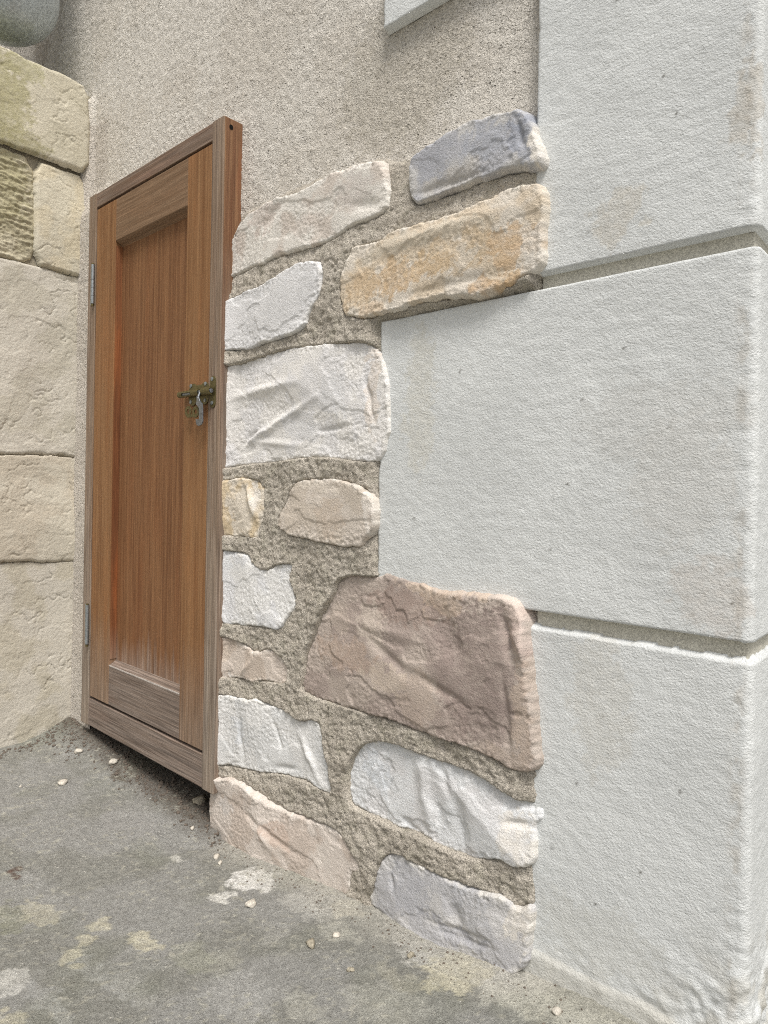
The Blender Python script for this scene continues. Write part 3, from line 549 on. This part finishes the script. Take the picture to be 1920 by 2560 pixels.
# stained cheek of the post
x1 = -1.110
cheek = bmesh.new(); add_box(cheek, x1 - .001, x1 + .0006, YF + .003, .0, .06, 1.3725); mesh_obj('post_cheek', cheek, M['wcheek'], door)
bm = bmesh.new(); hx, hz = None, None
d = ray(578, 318); t = (x1 + .0008) / d[0]; hy, hz = -D + d[1] * t, H + d[2] * t
vs = [bm.verts.new((x1 + .0012, hy + .0045 * math.cos(a), hz + .0050 * math.sin(a))) for a in np.linspace(0, 2 * math.pi, 18, endpoint=False)]; bm.faces.new(vs)
mesh_obj('bolt_hole', bm, M['black'], door)
leaf = link(bpy.data.objects.new('door_leaf', None), None); leaf.location = (-1.4, YF, .13); leaf.parent = door; leaf.matrix_parent_inverse = Matrix.Translation(door.location).inverted()
YL = YF + .0015; XL0, XL1, ZL0, ZL1 = -1.6485, -1.1515, .1305, 1.3325
board('stile', XL0, -1.551, YL, YL + .036, ZL0, ZL1, 'wv', leaf); board('stile', -1.238, XL1, YL, YL + .036, ZL0, ZL1, 'wv', leaf)
def rail(name, z0, z1, lip, mat):
    bm = bmesh.new(); ya, yb = YL + .0005, YL + .019
    prof = [(ya, z0), (YL + .035, z0), (YL + .035, z1 + lip), (yb, z1 + lip), (ya, z1)] if lip > 0 else [(ya, z0), (yb, z0 + lip), (YL + .035, z0 + lip), (YL + .035, z1), (ya, z1)]
    r = [[bm.verts.new((x, y, z)) for y, z in prof] for x in (-1.5505, -1.2385)]
    bm.faces.new(r[0]); bm.faces.new(r[1])
    for i in range(len(prof)): bm.faces.new((r[0][i], r[0][(i + 1) % len(prof)], r[1][(i + 1) % len(prof)], r[1][i]))
    mesh_obj(name, bm, M[mat], leaf, bevel=.001)
rail('top_rail', 1.234, ZL1, -.013, 'wh'); rail('bottom_rail', ZL0, .224, .011, 'wfh')
bm = bmesh.new(); add_box(bm, -1.5495, -1.2395, YL + .0001, YL + .0012, .2225, .2252); mesh_obj('dusty_lip', bm, M['dust'], leaf)
board('panel', -1.549, -1.24, YL + .018, YL + .030, .2, 1.25, 'wp', leaf, 0)
board('panel_edge', -1.5505, -1.5496, YL + .002, YL + .018, .238, 1.222, 'wred', leaf, 0, 'orange stained inner edge of the stile')
# near-black sheet standing in for the shade of the cavity behind the leaf
board('cavity_shade', -1.689, -1.111, .031, .04, .06, 1.35, 'black', door, 0)
def hinge(z0, z1, mat):
    hg = link(bpy.data.objects.new('hinge', None)); hg.location = (-1.65, YF, z0); hg.parent = door; hg.matrix_parent_inverse = Matrix.Translation(door.location).inverted()
    n = 5; L = (z1 - z0) / n
    for k in range(n):
        bm = bmesh.new(); add_tube(bm, [(-1.6535, YF - .005, z0 + k * L + .0003), (-1.6535, YF - .005, z0 + (k + 1) * L - .0003)], .0042, 16); mesh_obj('knuckle', bm, M[mat], hg, True)
    bm = bmesh.new(); add_box(bm, -1.672, -1.655, YF - .002, YF + .0005, z0, z1); mesh_obj('hinge_plate', bm, M[mat], hg)
    bm = bmesh.new(); add_tube(bm, [(-1.6535, YF - .005, z0 - .006), (-1.6535, YF - .005, z1 + .003)], .0032, 12); mesh_obj('hinge_pin', bm, M['olive'], hg, True)
zt = onwall(232, 665, YF)[1]; zb = onwall(232, 762, YF)[1]; hinge(zb, zt, 'zinc')
zt = onwall(218, 1510, YF)[1]; zb = onwall(218, 1608, YF)[1]; hinge(zb, zt, 'zinc')
# latch
lt = link(bpy.data.objects.new('latch', None)); lt.location = (-1.17, YF, .81); lt.parent = door; lt.matrix_parent_inverse = Matrix.Translation(door.location).inverted()
def LP(x, y, dy=0.0): return onwall(420 + x * .12055, 900 + y * .12055, YF - .001 - dy)
c0 = LP(645, 700)
xl, xr = LP(440, 700)[0], LP(850, 700)[0]; kl, kr = LP(872, 650)[0], LP(990, 650)[0]
pz1 = LP(640, 480)[1]; pz0 = LP(640, 930)[1]; kz1 = LP(930, 330)[1]; kz0 = LP(930, 990)[1]; bz = (pz0 + pz1) / 2 + .0015
sy = YF - .0016
# scalloped plate
out = []
W = xr - xl; mid = (xl + xr) / 2; Hh = (pz1 - pz0) / 2; zc = (pz0 + pz1) / 2; cr = W * .2
def lobe(cx, cz, r, a0, a1, n=7): return [(cx + r * math.cos(a), cz + r * math.sin(a)) for a in np.linspace(a0, a1, n)]
top = lobe(xr - cr, zc + Hh - cr, cr * 1.05, -.1, math.pi * .8)
ww = (xl + cr * 1.7, xr - cr * 1.9)
sc = []
for k in range(4):
    xa = ww[1] - (ww[1] - ww[0]) * k / 4; xb = ww[1] - (ww[1] - ww[0]) * (k + 1) / 4
    sc += [((xa + xb) / 2 + (xa - xb) / 2 * math.cos(a), zc + Hh * .86 - .0016 * math.sin(a)) for a in np.linspace(0, math.pi, 6)[:-1]]
top += sc + lobe(xl + cr, zc + Hh - cr, cr * 1.05, math.pi * .3, math.pi + .1)
bot = [(x, 2 * zc - z) for x, z in reversed(top)]
bm = bmesh.new(); add_prism(bm, top + bot, sy, YF + .0006); mesh_obj('latch_plate', bm, M['olive'], lt, bevel=.0003)
kc = (kl + kr) / 2; kw = (kr - kl) / 2; bm = bmesh.new()
kout = lobe(kc, kz1 - kw, kw, 0, math.pi, 10) + lobe(kc, kz0 + kw, kw, math.pi, 2 * math.pi, 10)
add_prism(bm, kout, sy, YF - .0002); mesh_obj('keeper_plate', bm, M['olive'], lt, bevel=.0003)
yb = YF - .0085; rb = .0066
bx0, bx1 = LP(310, 720)[0], LP(720, 700)[0]
bm = bmesh.new()
def arcshell(bm, x0, x1, r, a0, a1, n=18, th=.0013):
    A = np.linspace(a0, a1, n); R = []
    for x in (x0, x1):
        R.append([[bm.verts.new((x, yb - rr * math.cos(a), bz + rr * math.sin(a))) for a in A] for rr in (r, r - th)])
    (o0, i0), (o1, i1) = R
    for k in range(n - 1):
        bm.faces.new((o0[k], o0[k + 1], o1[k + 1], o1[k])); bm.faces.new((i0[k], i0[k + 1], i1[k + 1], i1[k]))
        bm.faces.new((o0[k], o0[k + 1], i0[k + 1], i0[k])); bm.faces.new((o1[k], o1[k + 1], i1[k + 1], i1[k]))
    for k in (0, -1): bm.faces.new((o0[k], o1[k], i1[k], i0[k]))
L_ = bx1 - bx0
arcshell(bm, bx0, bx0 + L_ * .2, rb, -math.pi, math.pi); arcshell(bm, bx0 + L_ * .2, bx0 + L_ * .66, rb, .25, math.pi + .9); arcshell(bm, bx0 + L_ * .2, bx0 + L_ * .66, rb, -math.pi + .9, -.75); arcshell(bm, bx0 + L_ * .66, bx1, rb, -math.pi, math.pi)
mesh_obj('barrel', bm, M['olive'], lt, True)
bm = bmesh.new(); kx0 = kl - .012
arcshell(bm, kx0, kr - .002, rb + .0014, -1.75, 1.75); mesh_obj('keeper_loop', bm, M['olive'], lt, True)
bm = bmesh.new(); xe = kr - .003; add_tube(bm, [(bx0 + .003, yb, bz), (xe - .0008, yb, bz), (xe, yb, bz)], [.0046, .0046, .0039], 20); mesh_obj('bolt', bm, M['steel'], lt, True)
# hanging slotted hasp of the bolt
hy_ = YF - .017
def HP(x, y): return onwall(420 + x * .12055, 900 + y * .12055, hy_)
ho = [HP(*p) for p in [(600, 750), (640, 745), (668, 850), (712, 900), (722, 1000), (722, 1280), (700, 1340), (640, 1372), (598, 1340), (585, 1280), (585, 1230), (650, 1230), (650, 1000), (600, 930), (585, 900), (605, 850)]]
bm = bmesh.new(); add_prism(bm, ho, hy_ - .0014, hy_ + .0014); mesh_obj('bolt_handle', bm, M['steel'], lt, bevel=.0005)
hz_ = HP(640, 1240)[1]
bm = bmesh.new(); p0 = HP(620, 770); add_tube(bm, [(p0[0], yb - .003, bz), (p0[0], hy_, p0[1] - .002)], .0026, 10); mesh_obj('handle_stem', bm, M['steel'], lt, True)
# folded lock tab with two eyes
def TP(x, y): return onwall(420 + x * .12055, 900 + y * .12055, YF - .009)
r1 = abs(TP(440, 980)[1] - TP(440, 1160)[1]) / 2
c1 = TP(430, 1070); c2 = TP(610, 1085)
ty = YF - .010
bm = bmesh.new(); add_prism(bm, circ(c1[0], c1[1], r1 * 1.25, 24), ty - .001, ty + .001, [circ(c1[0], c1[1], r1 * .58, 18)]); mesh_obj('lock_tab', bm, M['olive'], lt, bevel=.0002)
bm = bmesh.new(); add_prism(bm, circ(c2[0] + .002, c2[1], r1 * 1.3, 24), ty - .005, ty - .003, [circ(c2[0] + .002, c2[1], r1 * .6, 18)]); mesh_obj('lock_tab', bm, M['olive'], lt, bevel=.0002)
bm = bmesh.new(); add_box(bm, c1[0], c2[0] + .006, ty - .003, ty - .0012, c1[1] - r1 * 1.45, c1[1] - r1 * .78); mesh_obj('tab_web', bm, M['olive'], lt, bevel=.0003)
def screw(x, z, r=.0040):
    bm = bmesh.new(); add_tube(bm, [(x, sy + .0005, z), (x, sy - .0008, z), (x, sy - .0014, z)], [r, r, r * .6], 16)
    mesh_obj('screw', bm, M['zinc'], lt, True)
for x, y in ((480, 540), (782, 492), (476, 872), (770, 836)): a = LP(x, y); screw(*a)
for x, y in ((920, 394), (916, 890)): a = LP(x, y); screw(*a)

# ---------------------------------------------------------------- METAL VESSEL
tk = empty('metal_tank', (-1.9, -.16, 2.0), 'dusty grey metal vessel with round bottom above the low side wall', 'tank')
dpx = onwall(5, -28, -.20); cx_, cz_ = dpx; dist = np.linalg.norm(np.array([cx_, -.20 + D, cz_ - H]) @ np.array([FW, RT, UU]).T[:, :1]); rt = 130 / FPX * float(abs(np.dot([cx_, -.20 + D, cz_ - H], FW)))
bm = bmesh.new(); prof = [(rt * math.sin(a) + 1e-4, cz_ - rt * .92 * math.cos(a)) for a in np.linspace(0, math.pi / 2, 24)] + [(rt, cz_ + .5), (rt * .8, cz_ + .58), (1e-4, cz_ + .6)]
seg = 64; rings = [[bm.verts.new((cx_ + r * math.cos(k * 2 * math.pi / seg), -.20 + r * math.sin(k * 2 * math.pi / seg), z)) for k in range(seg)] for r, z in prof]
for a, b_ in zip(rings, rings[1:]):
    for k in range(seg): bm.faces.new((a[k], a[(k + 1) % seg], b_[(k + 1) % seg], b_[k]))
mesh_obj('tank_shell', bm, M['tank'], tk, True)
bm = bmesh.new(); add_tube(bm, [(cx_, -.20, cz_ + .5), (cx_, -.2, cz_ + .9), (cx_, .02, cz_ + .92)], .03, 20); mesh_obj('tank_pipe', bm, M['tank'], tk, True)

# ---------------------------------------------------------------- LOOSE BITS
_b = bmesh.new(); bmesh.ops.create_icosphere(_b, subdivisions=2, radius=1.0); _b.verts.ensure_lookup_table()
TV = np.array([v.co[:] for v in _b.verts]); TF = np.array([[v.index for v in f.verts] for f in _b.faces]); _b.free()
class Blobs:
    def __init__(s): s.v = []; s.f = []
    def add(s, x, y, z, r, rnd, flat=.6):
        c = TV; of = rnd.uniform(0, 50); n = 1 + .28 * np.sin(c[:, 0] * 3.1 + of) * np.cos(c[:, 1] * 2.7 + of * 2) + .18 * np.sin(c[:, 2] * 5 + c[:, 0] * 4 + of * 3)
        s.f.append(TF + len(s.v) * len(TV)); s.v.append(np.stack([x + c[:, 0] * r * rnd.uniform(.7, 1.2) * n, y + c[:, 1] * r * rnd.uniform(.7, 1.2) * n, z + c[:, 2] * r * flat * n], -1))
    def build(s, name, mat):
        me = bpy.data.meshes.new(name); me.from_pydata(np.concatenate(s.v).tolist(), [], np.concatenate(s.f).tolist()); me.materials.append(mat)
        me.polygons.foreach_set('use_smooth', [True] * len(me.polygons)); return link(bpy.data.objects.new(name, me))
rnd = random.Random(4)
def gz(x, y): return float(ground_z(np.array([[x]]), np.array([[y]]))[0, 0])
cl = [((197, 1857), .010, 'whitish mortar crumb nearest the corner left of the door'), ((283, 1903), .011, 'white crumb just in front of the door, pale and flat'), ((156, 1960), .009, 'white mortar crumb standing alone left of the door'),
      ((51, 1970), .004, 'tiny white crumb near the left edge of the ground'), ((481, 2082), .006, 'small pale crumb beside a white splash, nearest the wall foot'), ((541, 2140), .006, 'small crumb left of the biggest white splash'),
      ((550, 2156), .005, 'small crumb below another crumb, left of the biggest white splash'), ((627, 2262), .008, 'rounded crumb below the biggest white splash'), ((500, 2006), .016, 'grey pebble under the right end of the door frame'),
      ((777, 2364), .008, 'grey crumb on bare concrete below the pink stone'), ((1027, 2394), .006, 'brownish crumb on concrete below the grey stone'), ((876, 2428), .005, 'tiny crumb on the open concrete below the grey stone'),
      ((841, 2340), .005, 'pale crumb on the cream splash below the pink stone'), ((1392, 2540), .007, 'ring shaped crumb on the cream splash by the pillar'), ((1295, 2420), .011, 'mortar lump at the foot of the pillar joint')]
for (p, r, lab) in cl:
    x, y = onground(*p, 0); x, y = onground(*p, gz(x, y))
    bb = Blobs(); bb.add(x, y, gz(x, y) + r * .3, r, rnd); o = bb.build('mortar_crumb', M['crumb' if 'grey' not in lab and 'brown' not in lab else 'core2'])
    tag(o, lab, 'crumb', 'mortar crumbs on the concrete')
bb = Blobs()
for i in range(1500):
    x = rnd.uniform(-1.79, -1.08); y = rnd.gauss(-.028, .022); r = rnd.choice([.0008, .0008, .0012, .0012, .002, .003]) * rnd.uniform(.6, 1.3)
    if x < -1.6: y = rnd.gauss(-.05, .035)
    if y > .02: continue
    bb.add(x, y, gz(x, y) + r * .2, r, rnd, .8)
for i in range(200):
    x = rnd.uniform(-1.10, -.35); y = rnd.gauss(-.06, .018); r = rnd.choice([.0007, .001, .0015]); bb.add(x, y, gz(x, y) + r * .2, r, rnd, .8)
for i in range(260):
    y = rnd.uniform(-.5, -.02); x = -1.775 + abs(rnd.gauss(0, .018)); r = rnd.choice([.0012, .002, .003]); bb.add(x, y, gz(x, y) + r * .2, r, rnd, .8)
g = bb.build('grit', M['grit']); tag(g, 'loose dark grit and mortar dust gathered along the foot of the walls', 'grit', kind='stuff')
